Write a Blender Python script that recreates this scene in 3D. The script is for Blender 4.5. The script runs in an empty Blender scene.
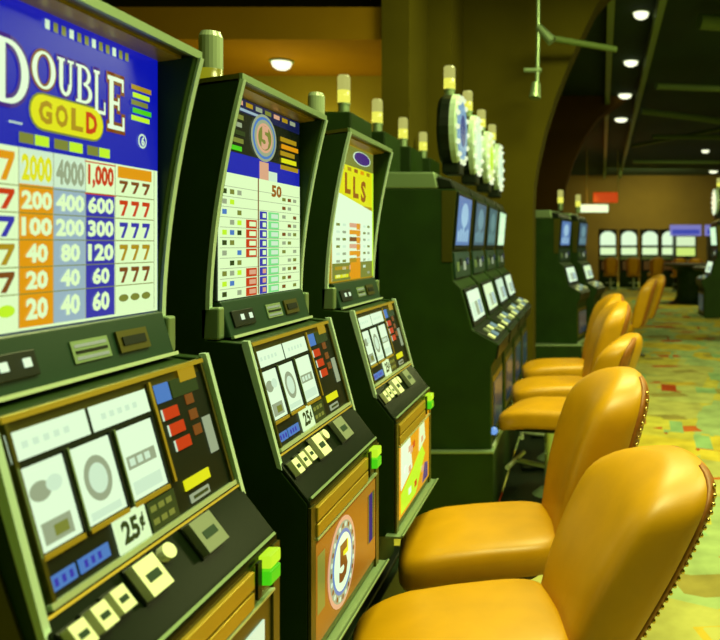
import bpy, bmesh, math, random
from mathutils import Vector
random.seed(7)
C = bpy.context.scene.collection
PI = math.pi

# ------------------------------------------------------------------ materials
def lin(c):
    return tuple(((v/255)/12.92 if v/255 <= .04045 else ((v/255+.055)/1.055)**2.4) for v in c)
_m = {}
def mat(name, rgb, rough=.5, metal=0, spec=.5, coat=0, noise=0, nscale=30, bump=0):
    if name in _m: return _m[name]
    m = bpy.data.materials.new(name); m.use_nodes = True
    nt = m.node_tree; b = nt.nodes['Principled BSDF']
    col = lin(rgb)+(1,)
    b.inputs['Base Color'].default_value = col
    b.inputs['Roughness'].default_value = rough
    b.inputs['Metallic'].default_value = metal
    b.inputs['Specular IOR Level'].default_value = spec
    b.inputs['Coat Weight'].default_value = coat
    if noise or bump:
        tc = nt.nodes.new('ShaderNodeTexCoord'); nz = nt.nodes.new('ShaderNodeTexNoise')
        nz.inputs['Scale'].default_value = nscale; nz.inputs['Detail'].default_value = 4
        nt.links.new(tc.outputs['Object'], nz.inputs['Vector'])
        if noise:
            r = nt.nodes.new('ShaderNodeValToRGB')
            r.color_ramp.elements[0].position = .3; r.color_ramp.elements[1].position = .7
            r.color_ramp.elements[0].color = tuple(c*(1-noise) for c in col[:3])+(1,)
            r.color_ramp.elements[1].color = tuple(min(1, c*(1+noise)) for c in col[:3])+(1,)
            nt.links.new(nz.outputs['Fac'], r.inputs['Fac'])
            nt.links.new(r.outputs['Color'], b.inputs['Base Color'])
        if bump:
            bp = nt.nodes.new('ShaderNodeBump'); bp.inputs['Strength'].default_value = bump
            bp.inputs['Distance'].default_value = .004
            nt.links.new(nz.outputs['Fac'], bp.inputs['Height'])
            nt.links.new(bp.outputs['Normal'], b.inputs['Normal'])
    _m[name] = m
    return m
def emit(rgb, k=1.0, name=None):
    key = name or 'lit_%02x%02x%02x_%d' % (rgb[0], rgb[1], rgb[2], int(k*100))
    if key in _m: return _m[key]
    m = bpy.data.materials.new(key); m.use_nodes = True
    nt = m.node_tree; b = nt.nodes['Principled BSDF']
    b.inputs['Base Color'].default_value = (.01, .012, .008, 1)
    b.inputs['Roughness'].default_value = .25
    b.inputs['Emission Color'].default_value = lin(rgb)+(1,)
    b.inputs['Emission Strength'].default_value = k
    _m[key] = m
    return m

PANEL  = mat('dark_green_laminate', (26, 50, 6), .55, spec=.2, noise=.2, nscale=6)
BLACK  = mat('black_plastic', (12, 22, 9), .4, spec=.3)
GREYP  = mat('grey_green_plastic', (34, 58, 42), .3, spec=.2)
CHROME = mat('brushed_chrome', (205, 225, 190), .35, metal=.55)
DECKM  = mat('glossy_dark_deck', (14, 24, 9), .25, spec=.1)
TRIM   = mat('pale_polished_trim', (205, 235, 215), .3, metal=.35)
STEEL  = mat('dull_steel', (140, 165, 125), .42, metal=.6)
GOLD   = mat('gold_anodised_trim', (190, 160, 50), .35, metal=.55)
OLIVEM = mat('olive_bronze_metal', (96, 92, 32), .35, metal=.7)
LEATHER = mat('tan_orange_leather', (200, 144, 0), .42, noise=.07, nscale=9, bump=.15)
LEATHER_BACK = mat('brown_leather_welt', (150, 88, 20), .5, noise=.2, nscale=40)
BRASS  = mat('antique_brass', (230, 200, 120), .25, metal=1)
WALL_O = mat('olive_painted_plaster', (78, 70, 8), .9, spec=.1, noise=.12, nscale=1.5)
WALL_R = mat('orange_brown_plaster', (150, 112, 14), .9, spec=.1, noise=.1, nscale=1.2)
WALL_B = mat('red_brown_plaster', (120, 92, 30), .85, noise=.2, nscale=.5)
CEIL   = mat('black_painted_ceiling', (14, 44, 14), .9, noise=.3, nscale=.7)
PIPE   = mat('green_grey_painted_steel', (112, 136, 70), .6)
BTN    = mat('cream_button', (225, 232, 200), .3)
BTNG   = mat('grey_button', (120, 130, 110), .35)
FROST  = mat('frosted_beacon_plastic', (150, 168, 135), .3)

# ------------------------------------------------------------------ mesh builder
class MB:
    def __init__(s, off=(0, 0, 0)):
        s.v = []; s.f = []; s.mi = []; s.mats = []; s.off = off
    def _i(s, m):
        if m not in s.mats: s.mats.append(m)
        return s.mats.index(m)
    def add(s, vs, fs, m):
        b = len(s.v); i = s._i(m)
        s.v += [(x+s.off[0], y+s.off[1], z+s.off[2]) for x, y, z in vs]
        for f in fs: s.f.append(tuple(b+k for k in f)); s.mi.append(i)
        return s
    def box(s, x0, x1, y0, y1, z0, z1, m):
        v = [(x, y, z) for x in (x0, x1) for y in (y0, y1) for z in (z0, z1)]
        return s.add(v, [(0,1,3,2), (4,6,7,5), (0,4,5,1), (2,3,7,6), (0,2,6,4), (1,5,7,3)], m)
    def prism(s, prof, y0, y1, m):
        n = len(prof)
        v = [(x, y0, z) for x, z in prof]+[(x, y1, z) for x, z in prof]
        f = [tuple(range(n)), tuple(range(2*n-1, n-1, -1))]
        f += [(k, (k+1) % n, n+(k+1) % n, n+k) for k in range(n)]
        return s.add(v, f, m)
    def tube(s, p0, p1, r, m, n=12, r1=None):
        p0, p1 = Vector(p0), Vector(p1); d = (p1-p0).normalized()
        a = d.cross(Vector((0, 0, 1)) if abs(d.z) < .9 else Vector((1, 0, 0))).normalized(); b = d.cross(a)
        r1 = r if r1 is None else r1
        v = []
        for p, rr in ((p0, r), (p1, r1)):
            for k in range(n):
                t = 2*PI*k/n; v.append(tuple(p+a*rr*math.cos(t)+b*rr*math.sin(t)))
        f = [tuple(range(n-1, -1, -1)), tuple(range(n, 2*n))]+[(k, (k+1) % n, n+(k+1) % n, n+k) for k in range(n)]
        return s.add(v, f, m)
    def lathe(s, prof, m, c=(0, 0), n=20):
        rings = [[(c[0]+r*math.cos(2*PI*k/n), c[1]+r*math.sin(2*PI*k/n), z) for k in range(n)] for r, z in prof]
        return s.loft(rings, m)
    def loft(s, rings, m, caps=True):
        n = len(rings[0]); v = [p for r in rings for p in r]; f = []
        for j in range(len(rings)-1):
            for k in range(n):
                f.append((j*n+k, j*n+(k+1) % n, (j+1)*n+(k+1) % n, (j+1)*n+k))
        if caps: f += [tuple(range(n-1, -1, -1)), tuple(range((len(rings)-1)*n, len(rings)*n))]
        return s.add(v, f, m)
    def ball(s, c, r, m, n=8, k=5):
        return s.loft([[(c[0]+r*math.sin(PI*(j+.02)/(k+.04))*math.cos(2*PI*i/n), c[1]+r*math.sin(PI*(j+.02)/(k+.04))*math.sin(2*PI*i/n),
                 c[2]-r*math.cos(PI*(j+.02)/(k+.04))) for i in range(n)] for j in range(k+1)], m)
    def build(s, name, parent=None, bevel=0, smooth=False, seg=2):
        me = bpy.data.meshes.new(name); me.from_pydata(s.v, [], s.f)
        for m in s.mats: me.materials.append(m)
        for p, i in zip(me.polygons, s.mi): p.material_index = i; p.use_smooth = smooth
        bm = bmesh.new(); bm.from_mesh(me); bmesh.ops.recalc_face_normals(bm, faces=bm.faces); bm.to_mesh(me); bm.free()
        o = bpy.data.objects.new(name, me); C.objects.link(o)
        if parent: o.parent = parent
        if bevel:
            b = o.modifiers.new('bevel', 'BEVEL'); b.width = bevel; b.segments = seg; b.limit_method = 'ANGLE'; b.angle_limit = .6
        return o
def tag(o, label, cat, group=None):
    o['label'] = label; o['category'] = cat
    if group: o['group'] = group
    return o
def thing(name, label, cat, loc=(0, 0, 0), rz=0, group=None):
    o = bpy.data.objects.new(name, None); o.empty_display_size = .1; C.objects.link(o)
    o.location = loc; o.rotation_euler = (0, 0, rz)
    return tag(o, label, cat, group)
def struct(name, mb, **k):
    o = mb.build(name, **k); o['kind'] = 'structure'; return o
def copy_tree(o, parent=None):
    c = o.copy(); C.objects.link(c); c.parent = parent
    for ch in list(o.children): copy_tree(ch, c)
    return c
def dup(o, loc, rz, label, group=None):
    c = copy_tree(o); c.location = loc; c.rotation_euler = (0, 0, rz); c['label'] = label
    if group: c['group'] = group
    return c

# ------------------------------------------------------------------ art on planes
class Plane:
    """u runs along +y, v up the sloped face; off lifts along the face normal"""
    def __init__(s, x0, z0, x1, z1):
        s.x0, s.z0 = x0, z0; s.L = math.hypot(x1-x0, z1-z0); s.dx, s.dz = (x1-x0)/s.L, (z1-z0)/s.L
    def p(s, u, v, off=0): return (s.x0+s.dx*v+s.dz*off, u, s.z0+s.dz*v-s.dx*off)
    def v(s, z): return (z-s.z0)/s.dz
def rect(u0, u1, v0, v1): return [(u0, v0), (u1, v0), (u1, v1), (u0, v1)]
def ell(cu, cv, ru, rv, n=24): return [(cu+ru*math.cos(2*PI*k/n), cv+rv*math.sin(2*PI*k/n)) for k in range(n)]
def pill(u0, u1, v0, v1, n=8):
    r = (v1-v0)/2; cv = (v0+v1)/2
    return [(u1-r+r*math.cos(-PI/2+PI*k/n), cv+r*math.sin(-PI/2+PI*k/n)) for k in range(n+1)] + \
           [(u0+r+r*math.cos(PI/2+PI*k/n), cv+r*math.sin(PI/2+PI*k/n)) for k in range(n+1)]
def poly(mb, pl, pts, off, m):
    mb.add([pl.p(u, v, off) for u, v in pts], [tuple(range(len(pts)))], m)
def slab(mb, pl, u0, u1, v0, v1, o0, o1, m):
    v = [pl.p(u, vv, o) for u in (u0, u1) for vv in (v0, v1) for o in (o0, o1)]
    mb.add(v, [(0,1,3,2), (4,6,7,5), (0,4,5,1), (2,3,7,6), (0,2,6,4), (1,5,7,3)], m)
_t = {}
def text_geo(s):
    if s in _t: return _t[s]
    cu = bpy.data.curves.new('writing', 'FONT'); cu.body = s; cu.size = 1; cu.resolution_u = 2; cu.offset = .045
    o = bpy.data.objects.new('writing', cu); C.objects.link(o)
    dg = bpy.context.evaluated_depsgraph_get(); me = o.evaluated_get(dg).to_mesh()
    vs = [(v.co.x, v.co.y) for v in me.vertices]; fs = [tuple(p.vertices) for p in me.polygons]
    x0 = min(v[0] for v in vs); x1 = max(v[0] for v in vs); y0 = min(v[1] for v in vs); y1 = max(v[1] for v in vs)
    vs = [((x-x0)/(x1-x0), (y-y0)/(y1-y0)) for x, y in vs]
    bpy.data.objects.remove(o); bpy.data.curves.remove(cu)
    _t[s] = (vs, fs); return _t[s]
def text(mb, pl, s, u0, u1, v0, v1, off, m, slant=0):
    vs, fs = text_geo(s)
    mb.add([pl.p(u0+(u1-u0)*x+slant*y, v0+(v1-v0)*y, off) for x, y in vs], fs, m)
def ring(cx, cy, rx, ry, tx, ty, a0, a1, e, n=18):
    out = []
    for k in range(n):
        t0 = a0+(a1-a0)*k/n; t1 = a0+(a1-a0)*(k+1)/n
        P = lambda t, sx, sy: (cx+sx*math.cos(t), cy+sy*math.sin(t))
        out.append([P(t0, rx+e, ry+e), P(t1, rx+e, ry+e), P(t1, max(.01, rx-tx-e), max(.01, ry-ty-e)), P(t0, max(.01, rx-tx-e), max(.01, ry-ty-e))])
    return out
def serif(ch, e):
    R = lambda a, b, c, d: rect(a-e, c+e, b-e, d+e)
    H = PI/2
    if ch == 'D': return [R(.1,0,.32,1), R(0,0,.4,.07), R(0,.93,.4,1)]+ring(.4,.5,.6,.5,.22,.08,-H,H,e)
    if ch == 'O': return ring(.5,.5,.5,.5,.2,.07,0,2*PI,e,32)
    if ch == 'U': return [R(.1,.3,.32,1), R(.72,.3,.84,1), R(0,.93,.42,1), R(.6,.93,.96,1)]+ring(.47,.34,.37,.34,.2,.1,PI,2*PI,e)
    if ch == 'B': return [R(.1,0,.32,1), R(0,0,.5,.07), R(0,.93,.45,1)]+ring(.45,.74,.45,.26,.2,.07,-H,H,e)+ring(.48,.27,.52,.27,.22,.07,-H,H,e)
    if ch == 'L': return [R(.1,0,.34,1), R(0,.93,.46,1), R(0,0,.95,.08), R(.83,0,.95,.3)]
    if ch == 'E': return [R(.1,0,.34,1), R(0,.92,.95,1), R(0,0,1,.08), R(.3,.47,.7,.54), R(.6,.38,.7,.62), R(.84,.75,.95,1), R(.88,0,1,.27)]
def serif_text(mb, pl, ch, u0, u1, v0, v1, off, m, mo):
    for e, mm, o in ((.07, mo, off), (0, m, off+.0006)):
        for pg in serif(ch, e):
            poly(mb, pl, [(u0+(u1-u0)*x, v0+(v1-v0)*y) for x, y in pg], o, mm)

# lit colours of the backlit glass
CREAM = emit((222, 252, 190)); WHITE = emit((226, 255, 212)); PALE = emit((205, 235, 200))
BLUE = emit((8, 18, 170)); DBLUE = emit((46, 44, 165)); LBLUE = emit((150, 178, 190)); NAVY = emit((16, 24, 70))
ORANGE = emit((222, 150, 10)); YELLOW = emit((222, 225, 20)); RED = emit((196, 50, 10)); DRED = emit((120, 66, 20))
GREENL = emit((120, 222, 130)); LIME = emit((190, 240, 40)); GRN = emit((70, 205, 20)); OCH = emit((170, 140, 20))
BLK = emit((8, 16, 8)); PURP = emit((70, 40, 120)); PINK = emit((215, 165, 130)); OLV = emit((120, 130, 50)); GREYL = emit((150, 165, 130))
DK = emit((40, 60, 20)); SKY = emit((70, 120, 190)); BROWN = emit((150, 90, 14))

HW = .25
OFF = (.95, 0, 0)
GLASS = Plane(-.727, 1.338, -.727, 1.768)
REEL = Plane(-.603, 1.036, -.662, 1.25)
DECK = Plane(-.540, .949, -.603, 1.032)
BELLY = Plane(-.533, .62, -.533, .93)

def seven(mb, u0, u1, z0, z1, m):
    V = GLASS.v; w = u1-u0; h = z1-z0
    pts = [(u0, z1), (u1, z1), (u1, z1-h*.2), (u0+w*.5, z0), (u0+w*.15, z0), (u0+w*.62, z1-h*.28), (u0, z1-h*.28)]
    poly(mb, GLASS, [(u, V(z)) for u, z in pts], .0024, m)

def art_pay_blue(root):
    V = GLASS.v; g = MB(OFF)
    slab(g, GLASS, -.228, .218, 0, GLASS.L, -.012, 0, BLUE)
    Y = lambda y: y-1.09
    def r(u0, u1, z0, z1, m, o=.0012): poly(g, GLASS, rect(Y(u0), Y(u1), V(z0), V(z1)), o, m)
    rows = [1.577, 1.527, 1.492, 1.457, 1.421, 1.386, 1.345]
    r(.863, 1.306, 1.338, 1.577, CREAM, .0006)
    r(.982, 1.047, 1.342, 1.577, ORANGE); r(1.047, 1.115, 1.342, 1.577, LBLUE); r(1.115, 1.185, 1.342, 1.527, DBLUE)
    r(.982, 1.115, 1.53, 1.577, PALE, .0016)
    for z in rows[1:-1]: r(.865, 1.293, z-.0007, z+.0007, OLV, .0018)
    r(1.113, 1.187, 1.525, 1.527, RED, .002); r(1.113, 1.187, 1.572, 1.574, RED, .002)
    for u in (.863, .981, 1.046, 1.114, 1.185, 1.293): r(u, u+.0015, 1.342, 1.577, GREYL, .0019)
    cols = [(.982, 1.047, ['2000', '200', '100', '40', '20', '20']), (1.047, 1.115, ['4000', '400', '200', '80', '40', '40']),
            (1.115, 1.185, ['1,000', '600', '300', '120', '60', '60'])]
    t = MB(OFF)
    for a, b, ss in cols:
        for k, s in enumerate(ss):
            z1, z0 = rows[k], rows[k+1]; h = (z1-z0); w = min(b-a-.008, len(s)*.0205)
            m = CREAM
            if k == 0: m = RED if s == '1,000' else (YELLOW if s == '2000' else GREYL)
            text(t, GLASS, s, Y((a+b)/2-w/2), Y((a+b)/2+w/2), V(z0+h*.14), V(z1-h*.14), .0026, m)
    sm = [OCH, RED, DBLUE, OCH, DRED]
    for k in range(5):
        z1, z0 = rows[k], rows[k+1]; h = z1-z0
        for j in range(3):
            seven(t, Y(1.196+j*.031), Y(1.196+j*.031+.022), z0+h*.12, z1-h*(.5 if k == 0 else .18), DRED if k == 0 else sm[k])
            seven(t, Y(.874+j*.036), Y(.874+j*.036+.028), z0+h*.1, z1-h*.15, [ORANGE, RED, DBLUE, OCH, DRED][k])
    r(1.192, 1.286, 1.556, 1.574, ORANGE, .002)
    for j in range(3):
        poly(t, GLASS, ell(Y(1.207+j*.031), V(1.366), .013, .006, 12), .0024, OLV)
        poly(t, GLASS, ell(Y(.888+j*.036), V(1.366), .015, .008, 12), .0024, LIME)
    for a, b in ((.982, 1.038), (1.048, 1.108), (1.118, 1.172)):
        r(a, (a+b)/2-.001, 1.583, 1.597, OLV, .002); r((a+b)/2+.001, b, 1.583, 1.597, LIME, .002)
    # side text block, coin mark and small print
    for k in range(5):
        r(1.228+.004*(k % 2), 1.285-.005*(k % 3), 1.703-k*.0125, 1.711-k*.0125, [OCH, LIME, OLV, GRN, LIME][k], .002)
    poly(g, GLASS, ell(Y(1.26), V(1.622), .012, .012), .0016, PALE); poly(g, GLASS, ell(Y(1.26), V(1.622), .009, .009), .0019, BLUE)
    text(t, GLASS, '6', Y(1.255), Y(1.265), V(1.614), V(1.63), .0026, PALE)
    for k in range(6): r(.965+.004*k, .968+.004*k, 1.606, 1.609, PALE, .002)
    # arched row of pale bulbs under the hood
    for k in range(12): poly(g, GLASS, rect(Y(1.03+k*.0165), Y(1.039+k*.0165), V(1.744), V(1.757)), .002, OLV if k % 3 else PALE)
    o = g.build('top_glass', root); o['label'] = 'blue backlit glass with pay table'
    for ch, a, b, z0 in (('D', .94, 1.0, 1.63), ('O', 1.006, 1.051, 1.661), ('U', 1.055, 1.09, 1.66), ('B', 1.094, 1.13, 1.657),
                         ('L', 1.134, 1.163, 1.648), ('E', 1.167, 1.21, 1.63)):
        serif_text(t, GLASS, ch, Y(a), Y(b), V(z0), V(1.712), .0012, WHITE, DRED if ch in 'OE' else PURP)
    poly(t, GLASS, pill(Y(1.0), Y(1.158), V(1.604), V(1.656)), .0014, OLV)
    poly(t, GLASS, pill(Y(1.003), Y(1.155), V(1.607), V(1.653)), .0020, YELLOW)
    for k, ch in enumerate('GOLD'):
        text(t, GLASS, ch, Y(1.017+k*.0325), Y(1.043+k*.0325), V(1.614), V(1.646), .0026, [OCH, OCH, OCH, RED][k])
    t.build('lettering', o)

def art_pay_five(root):
    V = GLASS.v; g = MB(OFF); t = MB(OFF)
    slab(g, GLASS, -.228, .218, 0, GLASS.L, -.012, 0, BLK)
    def r(u0, u1, z0, z1, m, o=.0012): poly(g, GLASS, rect(u0, u1, V(z0), V(z1)), o, m)
    r(-.225, .215, 1.735, 1.765, NAVY); r(-.225, .215, 1.59, 1.645, BLUE)
    r(-.227, .217, 1.338, 1.60, CREAM, .0016)
    for k in range(8):
        a = -.2+k*.05; r(a, a+.035, 1.750, 1.760, [OLV, PINK, OCH, GREYL][k % 4], .0018)
    r(-.20, -.03, 1.738, 1.744, LBLUE, .0018)
    for rad, m, o in ((.054, GREYL, .002), (.048, SKY, .0024), (.042, GREYL, .0028), (.034, PINK, .0032), (.028, OLV, .0036)):
        poly(t, GLASS, ell(-.005, V(1.695), rad*1.3, rad, 28), o, m)
    text(t, GLASS, '5', -.025, .015, V(1.668), V(1.722), .0042, PINK)
    for k in range(5): r(-.21+.012*(k % 2), -.12+.008*(k % 3), 1.65+k*.017, 1.66+k*.017, [GRN, OLV, DK, GREYL, OLV][k], .0018)
    for k in range(5): r(.09+.006*(k % 2), .205-.012*(k % 3), 1.634+k*.017, 1.645+k*.017, [OCH, YELLOW, OCH, ORANGE, OCH][k], .0018)
    r(-.03, .02, 1.60, 1.64, PINK, .0018); r(.02, .07, 1.60, 1.622, PALE, .0018)
    text(t, GLASS, '50', .035, .095, V(1.563), V(1.592), .0026, BROWN)
    n = 11
    for k in range(n):
        z1 = 1.572-k*.0212; z0 = z1-.0212
        for a, b, m in ((-.1, -.045, RED), (-.03, .01, DBLUE), (.018, .08, GREENL)):
            if k < 2 or (m is RED and k in (2, 7)): continue
            r(a, b, z0, z1-.003, m, .002)
            r(a+.016, b-.006, z0+.004, z1-.007, (CREAM if k < 8 else PINK) if m is not GREENL else PALE, .0024)
        for j in range(3):
            if (k+j) % 4 == 3: continue
            r(-.21+j*.034, -.19+j*.034, z0+.005, z1-.006, [DK, OLV, GREYL, LIME, SKY][(2*k+j) % 5], .002)
            r(.1+j*.035, .122+j*.035, z0+.006, z1-.007, [OLV, DRED, GREYL][(k+j) % 3], .002)
        r(-.22, .212, z1-.0012, z1, GREYL, .0019)
    r(-.04, -.034, 1.34, 1.6, DRED, .002)
    o = g.build('top_glass', root); o['label'] = 'backlit glass with round emblem above a green and red pay grid'
    t.build('lettering', o)

def art_pay_yellow(root):
    V = GLASS.v; g = MB(OFF); t = MB(OFF)
    slab(g, GLASS, -.228, .218, 0, GLASS.L, -.012, 0, OCH)
    def r(u0, u1, z0, z1, m, o=.0012): poly(g, GLASS, rect(u0, u1, V(z0), V(z1)), o, m)
    r(-.225, .215, 1.58, 1.70, YELLOW); r(-.225, .215, 1.7, 1.765, OLV)
    poly(g, GLASS, [(-.225, V(1.342)), (.215, V(1.342)), (.215, V(1.565)), (-.225, V(1.615))], .0016, WHITE)
    for rad, m, o in ((1.12, PALE, .002), (1, PURP, .0024)):
        poly(t, GLASS, ell(.08, V(1.735), .09*rad, .02*rad), o, m)
    for k, ch in enumerate('LLS'):
        text(t, GLASS, ch, -.11+k*.085, -.05+k*.085, V(1.61-.009*k), V(1.675-.006*k), .003, BROWN)
    for k in range(5): r(-.15+.07*k, -.11+.07*k, 1.683, 1.695, [ORANGE, OCH, BROWN][k % 3], .002)
    for k in range(8):
        z = 1.52-k*.0222
        r(-.06, .06, z-.014, z, [PINK, ORANGE, DRED, PINK, ORANGE, OCH][k % 6], .002); r(.015, .055, z-.02, z, ORANGE, .0024)
        for j in range(2):
            r(-.19+.06*j, -.155+.06*j, z-.012, z-.004, [OLV, PALE, GREYL][(k+j) % 3], .002); r(.09+.05*j, .12+.05*j, z-.012, z-.004, [PALE, OLV, GREYL][(k+j) % 3], .002)
    r(-.225, .215, 1.342, 1.395, OLV, .0017); r(-.2, -.07, 1.35, 1.36, YELLOW, .002); r(-.2, -.07, 1.375, 1.385, OCH, .002); r(.2, .215, 1.342, 1.7, LIME, .002)
    r(-.05, .06, 1.342, 1.395, ORANGE, .0022)
    o = g.build('top_glass', root); o['label'] = 'yellow and white backlit glass with orange pay column'
    t.build('lettering', o)

def belly_white(g):
    slab(g, BELLY, -.2, .19, .02, .2, -.01, .002, PALE)
    for k in range(6): poly(g, BELLY, rect(-.18+.06*k, -.15+.06*k, .06+.01*(k % 3), .17), .0032, [GREYL, WHITE, OLV][k % 3])
def belly_five(g):
    slab(g, BELLY, -.22, .22, .02, .225, -.01, .002, BROWN)
    for a, b, m in ((-.215, -.17, OLV), (.15, .21, DK), (.16, .19, PURP)): poly(g, BELLY, rect(a, b, .08, .2), .003, m)
    for rad, m, o in ((.098, PINK, .003), (.088, GREYL, .0036), (.07, SKY, .0042), (.062, WHITE, .0048)):
        poly(g, BELLY, ell(-.055, .125, rad, rad, 28), o, m)
    for k in range(24):
        a = 2*PI*k/24; poly(g, BELLY, ell(-.055+.079*math.cos(a), .125+.079*math.sin(a), .006, .006, 8), .0046, PALE if k % 2 else DRED)
    text(g, BELLY, '5', -.085, -.025, .083, .167, .0056, DRED)
    poly(g, BELLY, rect(-.07, -.02, .135, .165), .0052, YELLOW)
def belly_splash(g):
    slab(g, BELLY, -.22, .22, .02, .25, -.01, .002, ORANGE)
    rnd = random.Random(4)
    poly(g, BELLY, [(-.2, .03), (0, .03), (.15, .12), (.1, .16), (-.05, .12), (-.2, .09)], .003, LIME)
    poly(g, BELLY, [(-.2, .1), (-.05, .13), (-.08, .23), (-.2, .24)], .0035, WHITE)
    poly(g, BELLY, [(.05, .15), (.15, .17), (.13, .24), (.06, .24)], .0035, CREAM)
    poly(g, BELLY, [(.1, .03), (.19, .03), (.19, .08), (.14, .09)], .0035, PURP)
    for k in range(9):
        u = rnd.uniform(-.18, .15); v = rnd.uniform(.04, .2); poly(g, BELLY, rect(u, u+.035, v, v+.02), .004+.0001*k, rnd.choice([RED, YELLOW, PINK, WHITE, BROWN]))

def curve_front(n=14):
    pts = []
    for k in range(n+1):
        t = k/n; pts.append((-.736+.068*t**1.7, 1.322+.456*t))
    return pts
def slot_reel(label, yc, art, belly, seed):
    rnd = random.Random(seed)
    root = thing('slot_machine', label, 'slot machine', (-.95, yc, 0), 0, 'reel slot machines in the near row')
    cv = curve_front()
    lower = [(-1.2, .36), (-.66, .36), (-.66, .605), (-.538, .605), (-.538, .937), (-.596, 1.01), (-.664, 1.255), (-.74, 1.262)]
    core = [(-1.2, .36), (-.66, .36), (-.66, .61), (-.545, .61), (-.545, .93), (-.612, 1.028), (-.676, 1.25), (-.745, 1.262), (-.745, 1.74), (-1.2, 1.69)]
    m = MB(OFF); m.prism(core, -HW+.024, HW-.024, PANEL); m.build('cabinet', root)
    for sgn in (-1, 1):
        y0, y1 = sorted((sgn*(HW-.024), sgn*HW))
        m = MB(OFF); m.prism(lower+cv+[(-1.2, 1.70)], y0, y1, PANEL); sp = m.build('side_panel', root, bevel=.002)
        m = MB(OFF)
        pts = cv
        loop = [(x+.005, z) for x, z in pts]+[(x-.003, z) for x, z in reversed(pts)]
        m.prism(loop, *((y1-.011, y1+.001) if sgn > 0 else (y0-.001, y0+.011)), TRIM); t = m.build('edge_trim', sp); t['label'] = 'chrome edge trim'
        m = MB(OFF); m.prism([(-.598, 1.01), (-.588, 1.005), (-.655, 1.26), (-.667, 1.26), (-.667, 1.25)], *((y1-.010, y1+.001) if sgn > 0 else (y0-.001, y0+.010)), TRIM)
        m.prism([(-.536, .608), (-.530, .608), (-.530, .93), (-.536, .93)], y0-.001, y1+.001, OLIVEM)
        t = m.build('edge_trim', sp)
        m = MB(OFF); m.box(-.75, -.712, y0, y1, 1.262, 1.326, STEEL); m.build('corner_block', root, bevel=.004)
    m = MB(OFF); m.prism([(-.745, 1.77), (-.672, 1.779), (-.672, 1.789), (-1.2, 1.715), (-1.2, 1.695), (-.80, 1.752)], -HW-.001, HW+.001, OLIVEM)
    h = m.build('hood', root)
    m = MB(OFF); m.box(-.674, -.666, -HW, HW, 1.776, 1.79, STEEL); m.build('hood_trim', h)
    m = MB(OFF); m.prism([(-.735, 1.766), (-.69, 1.772), (-.69, 1.779), (-.735, 1.775)], -HW+.025, HW-.025, GOLD); m.build('hood_lining', h)
    art(root)
    # card reader panel
    cp = Plane(-.70, 1.264, -.722, 1.336)
    m = MB(OFF); m.prism([(-.745, 1.262), (-.70, 1.262), (-.722, 1.336), (-.745, 1.336)], -HW+.026, HW-.026, GREYP); pnl = m.build('card_panel', root, bevel=.003)
    m = MB(OFF); slab(m, cp, -.2, -.1, .018, .052, 0, .004, BLACK); c1 = m.build('card_reader', pnl, bevel=.001)
    for u in (-.165, -.125):
        m = MB(OFF); slab(m, cp, u, u+.012, .03, .042, .004, .006, WHITE); m.build('indicator_light', c1)
    m = MB(OFF); slab(m, cp, -.028, .055, .02, .052, 0, .002, STEEL)
    for k in range(3): slab(m, cp, -.022, .049, .024+.009*k, .0285+.009*k, .002, .003, GREYL if k != 1 else BLACK)
    m.build('notice_plate', pnl)
    m = MB(OFF); slab(m, cp, .075, .155, .02, .054, 0, .004, OLIVEM); slab(m, cp, .085, .145, .03, .044, .004, .006, BLACK); m.build('ticket_slot', pnl)
    m = MB(OFF); slab(m, cp, -HW+.026, HW-.026, -.004, .002, 0, .006, CHROME); m.build('chrome_strip', pnl)
    # reel door
    R = REEL; v = R.v
    m = MB(OFF); slab(m, R, -.226, .226, -.002, R.L+.004, -.02, 0, OLIVEM); door = m.build('reel_door', root, bevel=.002); door['label'] = 'bronze framed reel door'
    m = MB(OFF); slab(m, R, -.222, .222, .006, R.L-.018, 0, .002, BLACK)
    m.build('reel_glass', door)
    m = MB(OFF)
    for a, b, z0, z1 in ((-.23, .23, 1.034, 1.041), (-.23, .23, 1.245, 1.252)): slab(m, R, a, b, v(z0), v(z1), 0, .007, GOLD if z0 > 1.1 else CHROME)
    slab(m, R, .060, .066, v(1.09), v(1.24), .002, .006, GOLD)
    for a in (-.226, .220): slab(m, R, a, a+.006, 0, R.L, 0, .006, OLIVEM)
    m.build('chrome_bezel', door)
    for a, b in ((-.226, -.087), (-.079, .052)):
        m = MB(OFF); slab(m, R, a, b, v(1.2), v(1.233), .002, .003, WHITE)
        for k in range(5): slab(m, R, a+.02+k*.018, a+.03+k*.018, v(1.212), v(1.22), .003, .0034, PALE)
        m.build('header_panel', door)
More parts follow.
